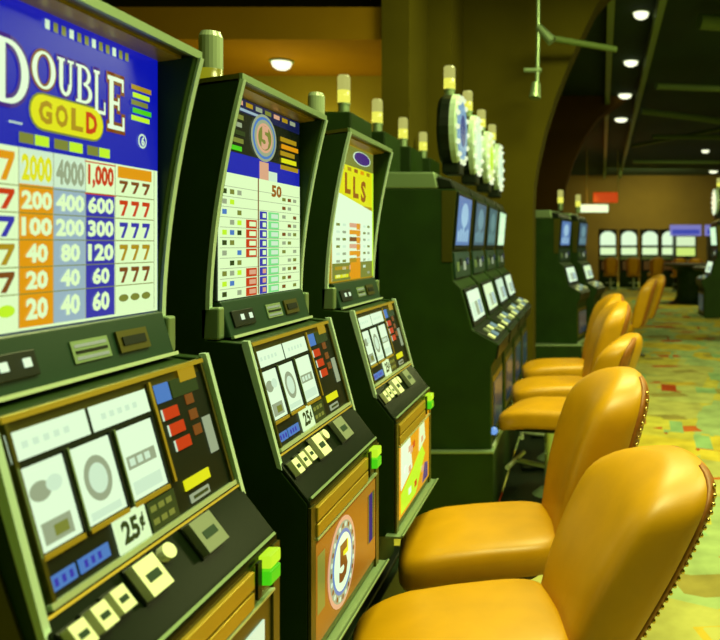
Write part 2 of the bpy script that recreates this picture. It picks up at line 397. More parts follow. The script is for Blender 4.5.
    for k, (a, b) in enumerate(((-.222, -.148), (-.137, -.056), (-.042, .046))):
        m = MB(OFF); slab(m, R, a, b, v(1.094), v(1.191), .002, .003, WHITE)
        slab(m, R, a-.003, a, v(1.091), v(1.194), .002, .006, STEEL); slab(m, R, b, b+.003, v(1.091), v(1.194), .002, .006, BLACK)
        slab(m, R, a, b, v(1.086), v(1.092), .002, .006, GOLD)
        w = m.build('reel_window', door)
        m = MB(OFF); cu = (a+b)/2
        if k == 0:
            poly(m, R, ell(cu-.012, v(1.16), .018, .012), .0036, GREYL); poly(m, R, ell(cu+.012, v(1.163), .014, .01), .0038, PALE); slab(m, R, a+.012, b-.012, v(1.1), v(1.125), .003, .0036, GREYL)
            slab(m, R, a+.03, b-.02, v(1.105), v(1.118), .0036, .004, OLV)
        elif k == 1:
            poly(m, R, ell(cu, v(1.145), .027, .03), .0036, GREYL); poly(m, R, ell(cu, v(1.145), .018, .02), .0039, PALE)
            slab(m, R, a+.01, b-.01, v(1.098), v(1.108), .003, .0036, PALE)
        else:
            slab(m, R, a+.01, b-.01, v(1.135), v(1.153), .003, .0036, GREYL)
            for j in range(3): slab(m, R, a+.015+j*.018, a+.027+j*.018, v(1.139), v(1.149), .0036, .004, PALE)
            slab(m, R, a+.01, b-.01, v(1.1), v(1.118), .003, .0036, PALE)
        m.build('reel_symbol', w)
    m = MB(OFF); slab(m, R, .075, .115, v(1.205), v(1.233), .002, .003, SKY); slab(m, R, .12, .2, v(1.205), v(1.233), .002, .003, DK)
    for k in range(3):
        z = 1.178-k*.025
        slab(m, R, .082+.006*k, .122+.006*k, v(z), v(z+.017), .002, .0045, RED); slab(m, R, .152, .175, v(z+.01), v(z+.026), .002, .0036, DRED)
        slab(m, R, .078+.006*k, .08+.006*k, v(z), v(z+.017), .002, .0036, PALE)
    slab(m, R, .15, .2, v(1.225), v(1.245), .003, .004, OCH); slab(m, R, .185, .21, v(1.1), v(1.16), .002, .0036, GREYL)
    slab(m, R, .085, .16, v(1.068), v(1.084), .002, .005, YELLOW)
    slab(m, R, .092, .15, v(1.047), v(1.06), .002, .0036, GREYL); slab(m, R, .1, .145, v(1.051), v(1.056), .0036, .004, DK)
    m.build('award_panel', door)
    m = MB(OFF); slab(m, R, -.094, -.024, v(1.042), v(1.088), .002, .005, CREAM); den = m.build('denomination_label', door)
    m = MB(OFF)
    text(m, R, '25', -.084, -.046, v(1.05), v(1.08), .0056, DK); text(m, R, '¢', -.044, -.032, v(1.055), v(1.078), .0056, DK); m.build('lettering', den)
    for a, b in ((-.222, -.176), (-.169, -.112)):
        m = MB(OFF); slab(m, R, a, b, v(1.05), v(1.067), .002, .004, SKY)
        for j in range(3): slab(m, R, a+.008+j*.013, a+.014+j*.013, v(1.054), v(1.063), .004, .0044, DBLUE)
        m.build('credit_display', door)
    m = MB(OFF); slab(m, R, -.015, .055, v(1.043), v(1.083), .002, .003, DK)
    for k in range(6): slab(m, R, -.01+.02*(k % 3), .004+.02*(k % 3), v(1.05+.018*(k//3)), v(1.058+.018*(k//3)), .003, .0034, OLV)
    m.build('instruction_plate', door)
    # button deck
    m = MB(OFF); m.prism([(-.612, 1.01), (-.603, 1.033), (-.540, .950), (-.533, .94), (-.533, .925), (-.56, .925)], -HW+.001, HW-.001, DECKM)
    dk = m.build('button_deck', root, bevel=.004)
    m = MB(OFF); slab(m, DECK, -.24, .24, -.008, -.003, -.004, .004, STEEL); slab(m, DECK, -.24, .24, .097, .101, 0, .004, GOLD); m.build('deck_trim', dk)
    for k, (u, w, vv, hh, mm) in enumerate(((-.225, .027, .046, .032, BTN), (-.184, .027, .048, .032, BTN), (-.145, .027, .050, .032, BTN), (-.078, .048, .042, .05, BTN), (.075, .062, .040, .054, BTNG))):
        m = MB(OFF); slab(m, DECK, u-w/2-.003, u+w/2+.003, vv-.003, vv+hh+.003, 0, .004, BLACK); slab(m, DECK, u-w/2, u+w/2, vv, vv+hh, .004, .016, mm)
        slab(m, DECK, u-w*.3, u+w*.3, vv+hh*.35, vv+hh*.6, .016, .0165, GREYP)
        m.build('button', dk, bevel=.002)
    m = MB(OFF); q = [DECK.p(-.018+.014*math.cos(2*PI*k/14), .080+.012*math.sin(2*PI*k/14), o) for o in (0, .012) for k in range(14)]
    m.loft([q[:14], q[14:]], BTN); m.build('round_button', dk)
    # belly door
    m = MB(OFF); m.box(-.56, -.534, -.224, .224, .62, .925, OLIVEM); bd = m.build('belly_door', root, bevel=.002)
    m = MB(OFF); belly(m); m.build('belly_glass', bd)
    for z0, z1 in ((.893, .922), (.862, .888)):
        m = MB(OFF); m.box(-.536, -.526, -.222, .14, z0, z1, GOLD); m.build('gold_strip', bd, bevel=.002)
    m = MB(OFF); m.box(-.536, -.526, -.222, .222, .855, .859, CHROME); m.build('chrome_strip', bd)
    for z0, z1, mm in ((.912, .934, LIME), (.884, .908, GRN)):
        m = MB(OFF); m.box(-.534, -.512, .17, .212, z0, z1, mm); m.build('service_button', bd, bevel=.003)
    m = MB(OFF); m.box(-.53, -.525, .15, .165, .87, .93, BLACK); m.build('lock_plate', bd)
    m = MB(OFF); m.prism([(-.56, .606), (-.513, .606), (-.505, .614), (-.508, .618), (-.516, .613), (-.56, .616)], -HW-.02, HW+.02, STEEL); m.build('chrome_lip', root, bevel=.002)
    tower(root, (-.85, 0), 1.70, 1.94, False, OFF)
    return root
def tower(root, xy, z0, z1, lit, off, r=.026):
    m = MB(off); h = z1-z0
    x, y = xy
    m.lathe([(r*.9, z0), (r*.9, z0+h*.3), (r, z0+h*.3), (r, z0+h*.34)], STEEL, xy); tl = m.build('tower_light', root, smooth=False)
    m = MB(off); m.lathe([(r, z0+h*.34), (r, z0+h*.64)], emit((240, 240, 90)) if lit else emit((150, 150, 20), .8), xy); m.build('lower_lens', tl, smooth=True)
    m = MB(off); m.lathe([(r, z0+h*.64), (r, z0+h*.95), (r*.8, z1)], emit((205, 205, 110), .75) if lit else FROST, xy); m.build('upper_lens', tl)

first = slot_reel('nearest slot machine, blue pay glass with cream number table, cut by the left frame edge', 1.09, art_pay_blue, belly_white, 1)
m = MB(OFF); m.prism([(-.64, .62), (-.545, .62), (-.545, .93), (-.61, 1.0), (-.685, 1.22), (-.74, 1.22), (-.74, .62)], -HW-.004, -HW, OLIVEM); m.build('side_glow_plate', first)  # added plate, golden reflection on the near side panel put into its colour
slot_reel('slot machine with round figure 5 emblem on dark top glass, middle of near row', 1.75, art_pay_five, belly_five, 2)
slot_reel('slot machine with yellow topped white pay glass, third and last of the near row', 2.45, art_pay_yellow, belly_splash, 3)
m = MB(); m.box(-1.25, -.62, .78, 2.78, 0, .345, PANEL); m.box(-1.23, -.64, .80, 2.76, .345, .36, BLACK)
tag(m.build('machine_plinth', bevel=.004), 'dark plinth under the three nearest slot machines', 'plinth')

# ------------------------------------------------------------------ upright video machines
VW = .29
def slot_video(label, loc, rz, topper=True, cand=2.5, group=None, tint=0):
    root = thing('slot_machine', label, 'slot machine', loc, rz, group)
    prof = [(-1.1, .36), (-.5, .36), (-.5, .80), (-.47, .85), (-.46, .92), (-.6, 1.0), (-.66, 1.22), (-.70, 1.26), (-.712, 1.42), (-.685, 1.75), (-1.1, 1.75)]
    m = MB(OFF); m.prism(prof, -VW, VW, PANEL); m.build('cabinet', root, bevel=.006)
    for s in (-1, 1):
        y0, y1 = sorted((s*VW, s*(VW+.006)))
        m = MB(OFF); m.prism([(-.76, 1.36), (-.703, 1.36), (-.708, 1.42), (-.683, 1.74), (-.76, 1.74)], y0, y1, OLIVEM)
        m.build('side_trim', root)
    m = MB(OFF); m.prism([(-1.1, 1.75), (-.78, 1.75), (-.80, 1.84), (-1.1, 1.84)], -VW, VW, STEEL); m.prism([(-.78, 1.75), (-.69, 1.75), (-.71, 1.80), (-.79, 1.82)], -VW, VW, BLACK); m.build('roof_cap', root, bevel=.01)
    up = Plane(-.712, 1.42, -.685, 1.75)
    m = MB(OFF); slab(m, up, -.26, .26, .005, .32, 0, .012, BLACK); fr = m.build('upper_screen', root, bevel=.004)
    cols = [(emit((84, 120, 175)), emit((150, 190, 215))), (emit((60, 90, 110)), emit((100, 140, 150))), (emit((60, 95, 100)), emit((90, 130, 130))), (emit((205, 250, 200)), WHITE)][tint]
    m = MB(OFF); slab(m, up, -.235, .235, .03, .3, .012, .014, cols[0]); poly(m, up, ell(0, .20, .13, .07), .0146, cols[1])
    for k in range(5): poly(m, up, rect(-.2+.08*k, -.15+.08*k, .05, .11+.012*(k % 3)), .0146, cols[1])
    m.build('picture', fr)
    mid = Plane(-.655, 1.225, -.70, 1.262); mp = Plane(-.70, 1.265, -.711, 1.415)
    m = MB(OFF); slab(m, mp, -.27, .27, .004, .145, 0, .012, GREYP)
    for k in range(4): slab(m, mp, -.22+.12*k, -.15+.12*k, .04+.03*(k % 2), .09+.02*(k % 2), .012, .016, [STEEL, BLACK, GREYL, NAVY][k])
    m.build('card_panel', root, bevel=.003)
    lo = Plane(-.6, 1.003, -.66, 1.218)
    m = MB(OFF); slab(m, lo, -.26, .26, .005, .215, 0, .012, BLACK); fl = m.build('lower_screen', root, bevel=.004)
    m = MB(OFF); slab(m, lo, -.22, .22, .03, .195, .012, .014, [WHITE, CREAM, PALE, WHITE][tint])
    for k in range(3): poly(m, lo, rect(-.19+.13*k, -.08+.13*k, .05, .13), .0146, [PALE, GREYL, LBLUE][k])
    m.build('picture', fl)
    dp = Plane(-.462, .922, -.598, 1.0)
    m = MB(OFF); slab(m, dp, -.285, .285, .004, .15, 0, .006, BLACK); d = m.build('button_deck', root, bevel=.003)
    for k in range(7):
        m = MB(OFF); u = -.24+.08*k; slab(m, dp, u-.026, u+.026, .03+.04*(k % 2), .075+.04*(k % 2), .006, .018, [BTN, BTNG, emit((150, 190, 190), .6)][k % 3]); m.build('button', d, bevel=.003)
    m = MB(OFF); m.prism([(-.474, .84), (-.466, .84), (-.454, .915), (-.462, .92)], -VW-.004, VW+.004, BLACK); m.build('deck_nose', root)
    m = MB(OFF); m.box(-.505, -.494, -.24, .24, .42, .74, OLIVEM); b = m.build('belly_door', root, bevel=.004)
    m = MB(OFF); m.box(-.496, -.49, -.2, .2, .46, .7, emit((30, 55, 70), .6)); m.build('belly_glass', b)
    m = MB(OFF); m.box(-.496, -.484, -.28, .28, .36, .375, CHROME); m.build('kick_strip', root)
    if topper:
        m = MB(OFF); m.box(-.8, -.7, -.08, .08, 1.85, 1.93, BLACK); m.build('topper_stand', root, bevel=.01)
        pt = lambda r, x, n=28: [(x, r*math.cos(2*PI*k/n), 2.1+r*math.sin(2*PI*k/n)) for k in range(n)]
        m = MB(OFF); m.loft([pt(.19, -.81), pt(.205, -.79), pt(.205, -.74)], BLACK); m.loft([pt(.207, -.74), pt(.207, -.71), pt(.19, -.70)], TRIM); tp = m.build('topper_sign', root)
        m = MB(OFF); m.loft([pt(.165, -.70), pt(.165, -.693)], [emit((120, 160, 190)), emit((215, 245, 190)), emit((225, 245, 150)), WHITE][tint])
        m.loft([pt(.09, -.693), pt(.09, -.69)], [emit((40, 60, 130)), PALE, LIME, PALE][tint]); m.build('sign_face', tp)
        for k in range(14):
            a = 2*PI*k/14; m = MB(OFF); m.ball((-.696, .183*math.cos(a), 2.1+.183*math.sin(a)), .016, emit((235, 250, 200))); m.build('bulb', tp)
        tower(root, (-.77, 0), 2.27, cand-.03, True, OFF, .033)
    else:
        tower(root, (-.75, 0), 1.85, 2.08, True, OFF, .033)
    return root
gB = 'upright machines with round toppers in the middle row'
ys = [4.34, 5.04, 5.74, 6.44]
lb = ['upright machine with blue topper disc, nearest of the middle row, dark side panel facing us',
      'second upright machine with round topper in the middle row, just behind the blue topped one',
      'third upright machine with round topper in the middle row',
      'farthest upright machine of the middle row, with bright white upper screen']
for k, y in enumerate(ys):
    o = slot_video(lb[k], (-.925, y, 0), 0, True, 2.5, gB, k)
    if k == 0:
        m = MB(OFF); m.ball((-.488, -.25, .45), .022, emit((110, 160, 230))); m.build('indicator_lamp', o, smooth=True)
first_back = None
gK = 'upright machines backing onto the middle row'
lk = ['nearest upright machine backing onto the middle row, its lit beacon above the round emblem',
      'second upright machine backing onto the middle row, its lit beacon over the yellow machine',
      'third upright machine backing onto the middle row, its beacon left of the dark pillar',
      'farthest upright machine backing onto the middle row']
for k, y in enumerate((4.12, 4.80, 5.5, 6.2)):
    if first_back is None:
        first_back = slot_video(lk[0], (-1.33, y, 0), PI, False, 2.4, gK, 1)
        # taller box on top carries its beacon higher
        m = MB(OFF); m.box(-1.10, -.90, -.2, .2, 1.85, 2.14, PANEL); m.build('topper_box', first_back, bevel=.01)
        for ch in list(first_back.children):
            if ch.name.startswith('tower_light'): ch.location.z = .29; ch.location.x = -.25
    else: dup(first_back, (-1.33, y, 0), PI, lk[k])
m = MB(); m.box(-2.0, -.46, 4.02, 6.78, 0, .345, PANEL); m.box(-1.99, -.455, 4.015, 6.79, .345, .36, STEEL)
tag(m.build('machine_plinth', bevel=.003), 'dark plinth with pale edge under the middle row of upright machines', 'plinth')
gC = 'upright machines by the arch'
slot_video('upright machine by the arch whose dark side panel faces us', (-.42, 8.75, 0), math.radians(-11), False, 2.1, gC, 0)
slot_video('upright machine by the arch, half hidden behind the dark panelled one', (-.22, 9.55, 0), math.radians(-11), False, 2.1, gC, 1)
m = MB(); m.box(-.66, .02, 8.3, 9.95, 0, .345, PANEL); m.box(-.665, .025, 8.295, 9.955, .345, .36, STEEL)
tag(m.build('machine_plinth', bevel=.003), 'dark plinth with pale edge under the machines by the arch', 'plinth')

# ------------------------------------------------------------------ chairs
def sring(cx, hx, hy, z, n=36, p=4, fx=None):
    out = []
    for k in range(n):
        t = 2*PI*k/n; c, s = math.cos(t), math.sin(t)
        x = hx*math.copysign(abs(c)**(2/p), c); y = hy*math.copysign(abs(s)**(2/p), s)
        zz = z+(fx(x, y) if fx else 0)
        out.append((cx+x, y, zz))
    return out
ZS = .545
NAIL = MB(); NAIL.ball((0, 0, 0), .0062, BRASS, 8, 4)
def make_chair(label, loc, rz, group, nails=True, ZT=1.03, TH=.074, lean=.16):
    root = thing('casino_chair', label, 'chair', loc, rz, group)
    m = MB(); water = lambda x, y: -.03*(max(0, -x-.04)/.19)**2
    R = []
    for hx, z in ((.20, -.105), (.222, -.098), (.23, -.08), (.232, -.045), (.23, -.025), (.222, -.011), (.205, -.003), (.17, .002), (.11, .006), (.04, .008), (.002, .008)):
        R.append(sring(-.004, hx+.027, hx*.97, ZS-.008+z, 40, 5 if hx > .15 else 4, water))
    m.loft(R, LEATHER); m.build('seat', root, smooth=True)
    m = MB(); m.loft([sring(0, .19, .185, ZS-.135, 28), sring(0, .205, .2, ZS-.108, 28)], BLACK); m.build('seat_pan', root)
    m = MB(); R = []; zb, zt = ZS-.06, ZT
    def dims(s):
        w = .19+.05*math.sin(min(1, s/.75)*PI/2); t = TH+.022*math.sin(PI*min(1, s*.95))
        if s > .72:
            q = (s-.72)/.28; w *= math.sqrt(max(.0, 1-q**2.4)); t *= math.sqrt(max(0, 1-.95*q**3))
        if s < .06: t *= .7+.3*s/.06
        return max(w, .012), max(t, .008)
    cx = lambda s: .205+TH+lean*s+.02*s*s
    def bp(s, a):
        w, t = dims(s); c, q = math.cos(a), math.sin(a)
        y = w*math.copysign(abs(q)**(2/3.2), q); x = t*math.copysign(abs(c)**(2/3), c)
        return (cx(s)+x-.8*y*y*(1.4 if x < 0 else 1)+.02, y, zb+(zt-zb)*s)
    S = [0, .03, .08, .18, .3, .42, .54, .64, .72, .77, .82, .86, .90, .93, .955, .975, .99, 1.0]
    for s in S: R.append([bp(s, 2*PI*k/40) for k in range(40)])
    m.loft(R, LEATHER); b = m.build('backrest', root, smooth=True)
    A0, A1, AN = 1.08, .50, .86
    def outn(s, a):
        d = Vector(bp(s, a+.05))-Vector(bp(s, a-.05)); n = Vector((d.y, -d.x, 0)).normalized()
        c = Vector(bp(s, a))-Vector((cx(s), 0, bp(s, a)[2]))
        return n if n.dot(c) > 0 else -n
    for sgn in (-1, 1):
        m = MB(); pr = []
        for s in S[1:-2]:
            q = [Vector(bp(s, sgn*(A0+(A1-A0)*k/4))) for k in range(5)]; o = [outn(s, sgn*(A0+(A1-A0)*k/4)) for k in range(5)]
            h = (0, .004, .005, .004, 0)
            pr.append([tuple(q[k]+o[k]*h[k]) for k in range(5)]+[tuple(q[k]-o[k]*.003) for k in (3, 2, 1)])
        m.loft(pr, LEATHER_BACK)
        w = m.build('welt_band', b, smooth=True); w['label'] = 'brown welt band'
    if nails:
        nm = None
        for sgn in (-1, 1):
            for k in range(22):
                s = .06+.84*k/21; p = Vector(bp(s, sgn*AN))+outn(s, sgn*AN)*.007
                if nm is None: n = NAIL.build('nail_head', b, smooth=True); nm = n.data
                else: n = bpy.data.objects.new('nail_head', nm); C.objects.link(n); n.parent = b
                n.location = p
    m = MB(); m.lathe([(.055, ZS-.16), (.055, ZS-.135)], BLACK); m.lathe([(.028, .05), (.028, ZS-.14)], CHROME); m.build('pedestal', root, smooth=False)
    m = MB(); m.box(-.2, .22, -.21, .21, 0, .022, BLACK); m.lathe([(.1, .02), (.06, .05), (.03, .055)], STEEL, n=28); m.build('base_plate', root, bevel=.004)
    m = MB(); m.tube((-.2, -.16, .2), (-.2, .16, .2), .014, CHROME); m.tube((-.2, 0, .2), (0, 0, .17), .014, CHROME); m.build('footrest', root)
    return root
gN = 'orange leather chairs at the near row'
rd = math.radians
A = make_chair('nearest orange leather chair, large at the lower right, nail heads down its back edge', (-.29, 1.86, 0), rd(15), gN, True, .905, .102, .215)
make_chair('orange leather chair just beyond the nearest one, at the yellow topped machine', (-.325, 2.50, 0), rd(11), gN, True, 1.03, .086)
gM = 'orange leather chairs at the middle row'
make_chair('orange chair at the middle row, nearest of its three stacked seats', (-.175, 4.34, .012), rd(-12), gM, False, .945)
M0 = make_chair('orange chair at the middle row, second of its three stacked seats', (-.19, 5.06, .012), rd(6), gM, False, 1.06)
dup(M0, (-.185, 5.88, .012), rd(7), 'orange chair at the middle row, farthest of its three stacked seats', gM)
m = MB(); m.box(-.45, .06, 3.95, 6.75, 0, .012, BLACK)  # thin black sheet standing in for the shade under these chairs
tag(m.build('floor_shade', bevel=.004), 'black sheet added as shade on the carpet under the middle row chairs', 'shade')
gF = 'orange leather chairs by the arch'
dup(M0, (.40, 9.0, 0), rd(-8), 'small orange chair by the arch, its leaning back against the green carpet', gF)
dup(M0, (.60, 10.05, 0), rd(10), 'farther small orange chair by the arch, behind the leaning one', gF)

# ------------------------------------------------------------------ far row
def far_machine(label, loc, group):
    root = thing('slot_machine', label, 'slot machine', loc, 0, group)
    m = MB(); m.box(-.31, .31, 0, .6, 0, .55, PANEL); m.build('stand', root, bevel=.01)
    m = MB(); m.box(-.31, .31, .1, .6, .55, 2.0, BLACK); m.build('cabinet', root, bevel=.02)
    n = 10; pts = [(-.26, 1.44), (.26, 1.44), (.26, 1.72)]+[(.26*math.cos(PI*k/n), 1.72+.2*math.sin(PI*k/n)) for k in range(1, n)]+[(-.26, 1.72)]
    m = MB(); m.loft([[(x, .1, z) for x, z in pts], [(x, .07, z) for x, z in pts]], WHITE); m.build('upper_screen', root)
    m = MB(); m.prism([(0, 0)], 0, 0, WHITE) if False else m.box(-.26, .26, .06, .1, 1.12, 1.36, CREAM); m.build('lower_screen', root)
    m = MB(); m.box(-.3, .3, -.1, .12, .95, 1.05, STEEL); m.build('button_deck', root, bevel=.01)
    m = MB(); m.box(-.22, .22, -.01, .02, .6, .9, emit((60, 40, 14))); m.build('belly_glass', root)
    return root
gR = 'white screened machines along the far wall'
FY = 26.0
xs = [.96, 1.68, 2.40, 3.08]
fl = ['far white arched screen machine, leftmost along the far wall', 'far white arched screen machine, second from the left along the far wall',
      'far white arched screen machine, third from the left along the far wall', 'far white arched screen machine beside the blue lit one']
F0 = far_machine(fl[0], (xs[0], FY, 0), gR)
for x, l in zip(xs[1:], fl[1:]): dup(F0, (x, FY, 0), 0, l)
dup(F0, (5.15, FY, 0), 0, 'far white arched screen machine nearest the right frame edge')
def blue_machine(label, loc):
    root = thing('slot_machine', label, 'slot machine', loc, 0)
    m = MB(); m.box(-.36, .36, 0, .6, 0, 1.95, BLACK); m.build('cabinet', root, bevel=.02)
    m = MB(); m.box(-.5, .5, -.05, .1, 1.75, 2.1, emit((120, 120, 190))); m.box(-.44, .44, -.06, -.05, 1.8, 1.95, emit((60, 70, 170))); m.build('topper_sign', root, bevel=.02)
    m = MB(); m.box(-.3, .3, -.03, 0, 1.42, 1.72, emit((215, 240, 190))); m.build('upper_screen', root)
    m = MB(); m.box(-.3, .3, -.03, 0, 1.1, 1.36, emit((205, 235, 120))); m.build('lower_screen', root)
    m = MB(); m.box(-.34, .34, -.18, .02, .9, .98, STEEL); m.build('button_deck', root, bevel=.01)
    return root
b0 = blue_machine('far machine with violet blue sign on top and yellow green screens', (3.42, 24.6, 0))
dup(b0, (4.55, 24.6, 0), 0, 'far machine with violet blue sign, at the right edge beside the table')
b0['label'] = 'left one of the two far machines with violet blue signs on top'
slot_video('tall machine at the right frame edge with bright white topper', (2.30, 11.6, 0), rd(180), True, 2.5, None, 3)
gS = 'dim chairs in front of the far machines'
for k, (x, y, r) in enumerate(((1.0, 24.9, 90), (1.75, 24.8, 84), (2.45, 24.9, 96), (3.1, 24.0, 90), (4.45, 23.2, 90), (3.55, 23.3, 80))):
    dup(M0, (x, y, 0), rd(r-180), 'dim chair before the far wall machines, %s' % ['leftmost', 'second from left', 'third from left', 'left of the blue lit machine', 'rightmost', 'before the blue lit machine'][k], gS)
# dark card tables on the right
def table(label, loc):
    root = thing('gaming_table', label, 'table', loc)
    m = MB(); m.lathe([(.62, .92), (.66, .95), (.66, .98), (.6, .995), (0.01, .995)], mat('dark_brown_leather', (50, 38, 16), .5), n=28); m.build('table_top', root)
    m = MB(); m.lathe([(.55, 0), (.4, .06), (.34, .2), (.34, .8), (.5, .92)], PANEL, n=24); m.build('table_base', root)
table('dark round gaming table on the carpet, before the blue lit machine', (2.75, 19.0, 0))
table('dark round gaming table on the carpet, near the right frame edge', (3.05, 16.2, 0))

# ------------------------------------------------------------------ setting
def carpet():
    m = bpy.data.materials.new('patterned_casino_carpet'); m.use_nodes = True; nt = m.node_tree; N = nt.nodes; L = nt.links
    b = N['Principled BSDF']; b.inputs['Roughness'].default_value = .95; b.inputs['Specular IOR Level'].default_value = .1
    tc = N.new('ShaderNodeTexCoord')
    def mapping(sx, sy, rot):
        k = N.new('ShaderNodeMapping'); k.inputs['Scale'].default_value = (sx, sy, 1); k.inputs['Rotation'].default_value = (0, 0, rot)
        L.new(tc.outputs['Object'], k.inputs['Vector']); return k
    def vor(mp, metric='CHEBYCHEV'):
        v = N.new('ShaderNodeTexVoronoi'); v.distance = metric; v.inputs['Scale'].default_value = 1; v.inputs['Randomness'].default_value = .55
        L.new(mp.outputs['Vector'], v.inputs['Vector']); return v
    def ramp(inp, els, const=True):
        r = N.new('ShaderNodeValToRGB'); r.color_ramp.interpolation = 'CONSTANT' if const else 'LINEAR'
        while len(r.color_ramp.elements) < len(els): r.color_ramp.elements.new(.5)
        for e, (p, c) in zip(r.color_ramp.elements, els): e.position = p; e.color = lin(c)+(1,) if len(c) == 3 else c
        L.new(inp, r.inputs['Fac']); return r
    def sep(v):
        s = N.new('ShaderNodeSeparateColor'); L.new(v.outputs['Color'], s.inputs['Color']); return s
    def mix(f, a, c):
        k = N.new('ShaderNodeMix'); k.data_type = 'RGBA'; L.new(f, k.inputs['Factor']); L.new(a, k.inputs['A']); L.new(c, k.inputs['B']); return k
    s1 = sep(vor(mapping(2.2, 1.5, .35)))
    base = ramp(s1.outputs['Red'], [(0, (190, 186, 104)), (.28, (208, 194, 78)), (.5, (170, 190, 128)), (.72, (192, 194, 114)), (.88, (214, 190, 62))])
    s2 = sep(vor(mapping(3.1, 5.2, -.15)))
    f2 = ramp(s2.outputs['Green'], [(0, (0, 0, 0)), (.86, (255, 255, 255))])
    c2 = ramp(s2.outputs['Red'], [(0, (196, 100, 40)), (.35, (160, 146, 74)), (.7, (206, 176, 60))])
    m1 = mix(f2.outputs['Color'], base.outputs['Color'], c2.outputs['Color'])
    s3 = sep(vor(mapping(5.5, 2.4, .2)))
    f3 = ramp(s3.outputs['Blue'], [(0, (0, 0, 0)), (.87, (255, 255, 255))])
    c3 = ramp(s3.outputs['Red'], [(0, (150, 186, 128)), (.5, (180, 70, 24)), (.72, (210, 200, 80))])
    m2 = mix(f3.outputs['Color'], m1.outputs['Result'], c3.outputs['Color'])
    nz = N.new('ShaderNodeTexNoise'); nz.inputs['Scale'].default_value = 5; nz.inputs['Detail'].default_value = 6; L.new(tc.outputs['Object'], nz.inputs['Vector'])
    fr = ramp(nz.outputs['Fac'], [(.35, (150, 150, 150)), (.65, (235, 235, 235))], False)
    mu = N.new('ShaderNodeMix'); mu.data_type = 'RGBA'; mu.blend_type = 'MULTIPLY'; mu.inputs['Factor'].default_value = .55
    L.new(m2.outputs['Result'], mu.inputs['A']); L.new(fr.outputs['Color'], mu.inputs['B']); L.new(mu.outputs['Result'], b.inputs['Base Color'])
    return m
struct('floor', MB().box(-5, 8, -2, 31, -.1, 0, carpet()))
H = 4.2
struct('ceiling', MB().box(-5, 8, -2, 31, H, H+.1, CEIL))
struct('wall_back', MB().box(-5, 8, 30, 30.2, 0, H, WALL_B))
struct('wall_left', MB().box(-5.2, -5, -2, 31, 0, H, WALL_R))
struct('wall_right', MB().box(8, 8.2, -2, 31, 0, H, WALL_B))
# arched wall: pier with springing arch
def arch(Y, pts, xl, th, mt, name, apex):
    prof = [(xl, 0), (pts[0][0], 0)]+pts+[(apex, H), (xl, H)]
    return struct(name, MB().prism(prof, Y, Y+th, mt))
px = lambda p, q, Y: ((p-580)*Y/760, 1.45+(245-q)*Y/760)
edge = [(533, 205), (534, 185), (537, 165), (545, 130), (556, 95), (570, 60), (585, 28), (598, 2)]
arch(7.5, [px(a, b, 7.5) for a, b in edge], -4.9, .45, WALL_O, 'wall_middle', .5)
edge2 = [(562, 215), (566, 185), (574, 160), (586, 135), (598, 118)]
arch(14.0, [px(a, b, 14) for a, b in edge2], -4.9, .5, mat('dark_brown_plaster', (84, 58, 12), .9, spec=.1, noise=.1, nscale=1.2), 'wall_far', .9)
# soffit and pilasters at the left
struct('trim_1', MB().box(-4.9, -1.55, 6.1, 7.5, 3.1, 3.36, WALL_R))
struct('trim_2', MB().box(-4.9, -1.55, 7.42, 7.5, 0, 3.1, mat('ochre_painted_wall', (150, 140, 36), .8, noise=.08, nscale=2)))
struct('trim_3', MB().box(-1.58, -1.36, 6.05, 7.5, 0, H, WALL_O))
struct('trim_4', MB().box(-1.36, -1.15, 6.8, 7.5, 0, H, WALL_O))

# ceiling fittings
def downlight(x, y, z, r, label, k=1):
    root = thing('ceiling_downlight', label, 'light', (x, y, z), 0, 'recessed ceiling downlights')
    m = MB(); m.lathe([(r*1.25, 0), (r*1.25, -.012), (r*1.02, -.015), (r*1.02, 0)], PIPE); m.build('trim_ring', root)
    m = MB(); m.lathe([(r, -.004), (r, -.03), (r*.85, -.06), (r*.5, -.08), (.002, -.085)], emit((250, 255, 215), 1.5)); m.build('lens', root)
for (x, y, l) in ((.72, 8.97, 'first and largest downlight between the two ceiling rails'), (.76, 11.35, 'second downlight between the ceiling rails, counting from the top'),
                  (.82, 13.85, 'third downlight between the ceiling rails, counting from the top'), (.89, 16.5, 'fourth and smallest downlight between the ceiling rails')):
    downlight(x, y, H, .09+.006*(y-9), l)
downlight(3.63, 22.0, H, .11, 'lone downlight right of the rails on the dark ceiling')
downlight(4.95, 28.2, H, .16, 'low faint downlight close to the far wall at the right edge')
downlight(-2.67, 6.8, 3.1, .085, 'downlight in the orange soffit above the near machines')
def rail(x0, y0, x1, y1, label):
    m = MB(); dx = .035
    for z0, z1, w in ((H-.16, H-.13, .04), (H-.05, H-.02, .04), (H-.13, H-.05, .012)):
        v = [(x0-w, y0, z0), (x0+w, y0, z0), (x1+w, y1, z0), (x1-w, y1, z0), (x0-w, y0, z1), (x0+w, y0, z1), (x1+w, y1, z1), (x1-w, y1, z1)]
        m.add(v, [(0,1,2,3), (4,7,6,5), (0,4,5,1), (1,5,6,2), (2,6,7,3), (3,7,4,0)], PIPE)
    tag(m.build('ceiling_rail'), label, 'rail', 'ceiling rails')
rail(.33, 7.96, .95, 29.5, 'left ceiling rail, beside the arch')
rail(.88, 7.96, 1.55, 29.5, 'right ceiling rail, right of the row of downlights')
DUCT = mat('dark_green_duct_paint', (84, 106, 48), .7)
def duct(p0, p1, r, label):
    m = MB(); m.tube(p0, p1, r, DUCT, 14)
    for k in range(1, 6):
        a = Vector(p0).lerp(Vector(p1), k/6); d = (Vector(p1)-Vector(p0)).normalized()*.03
        m.tube(tuple(a-d), tuple(a+d), r*1.06, DUCT, 14)
    tag(m.build('ceiling_duct', smooth=False), label, 'duct', 'ceiling ducts')
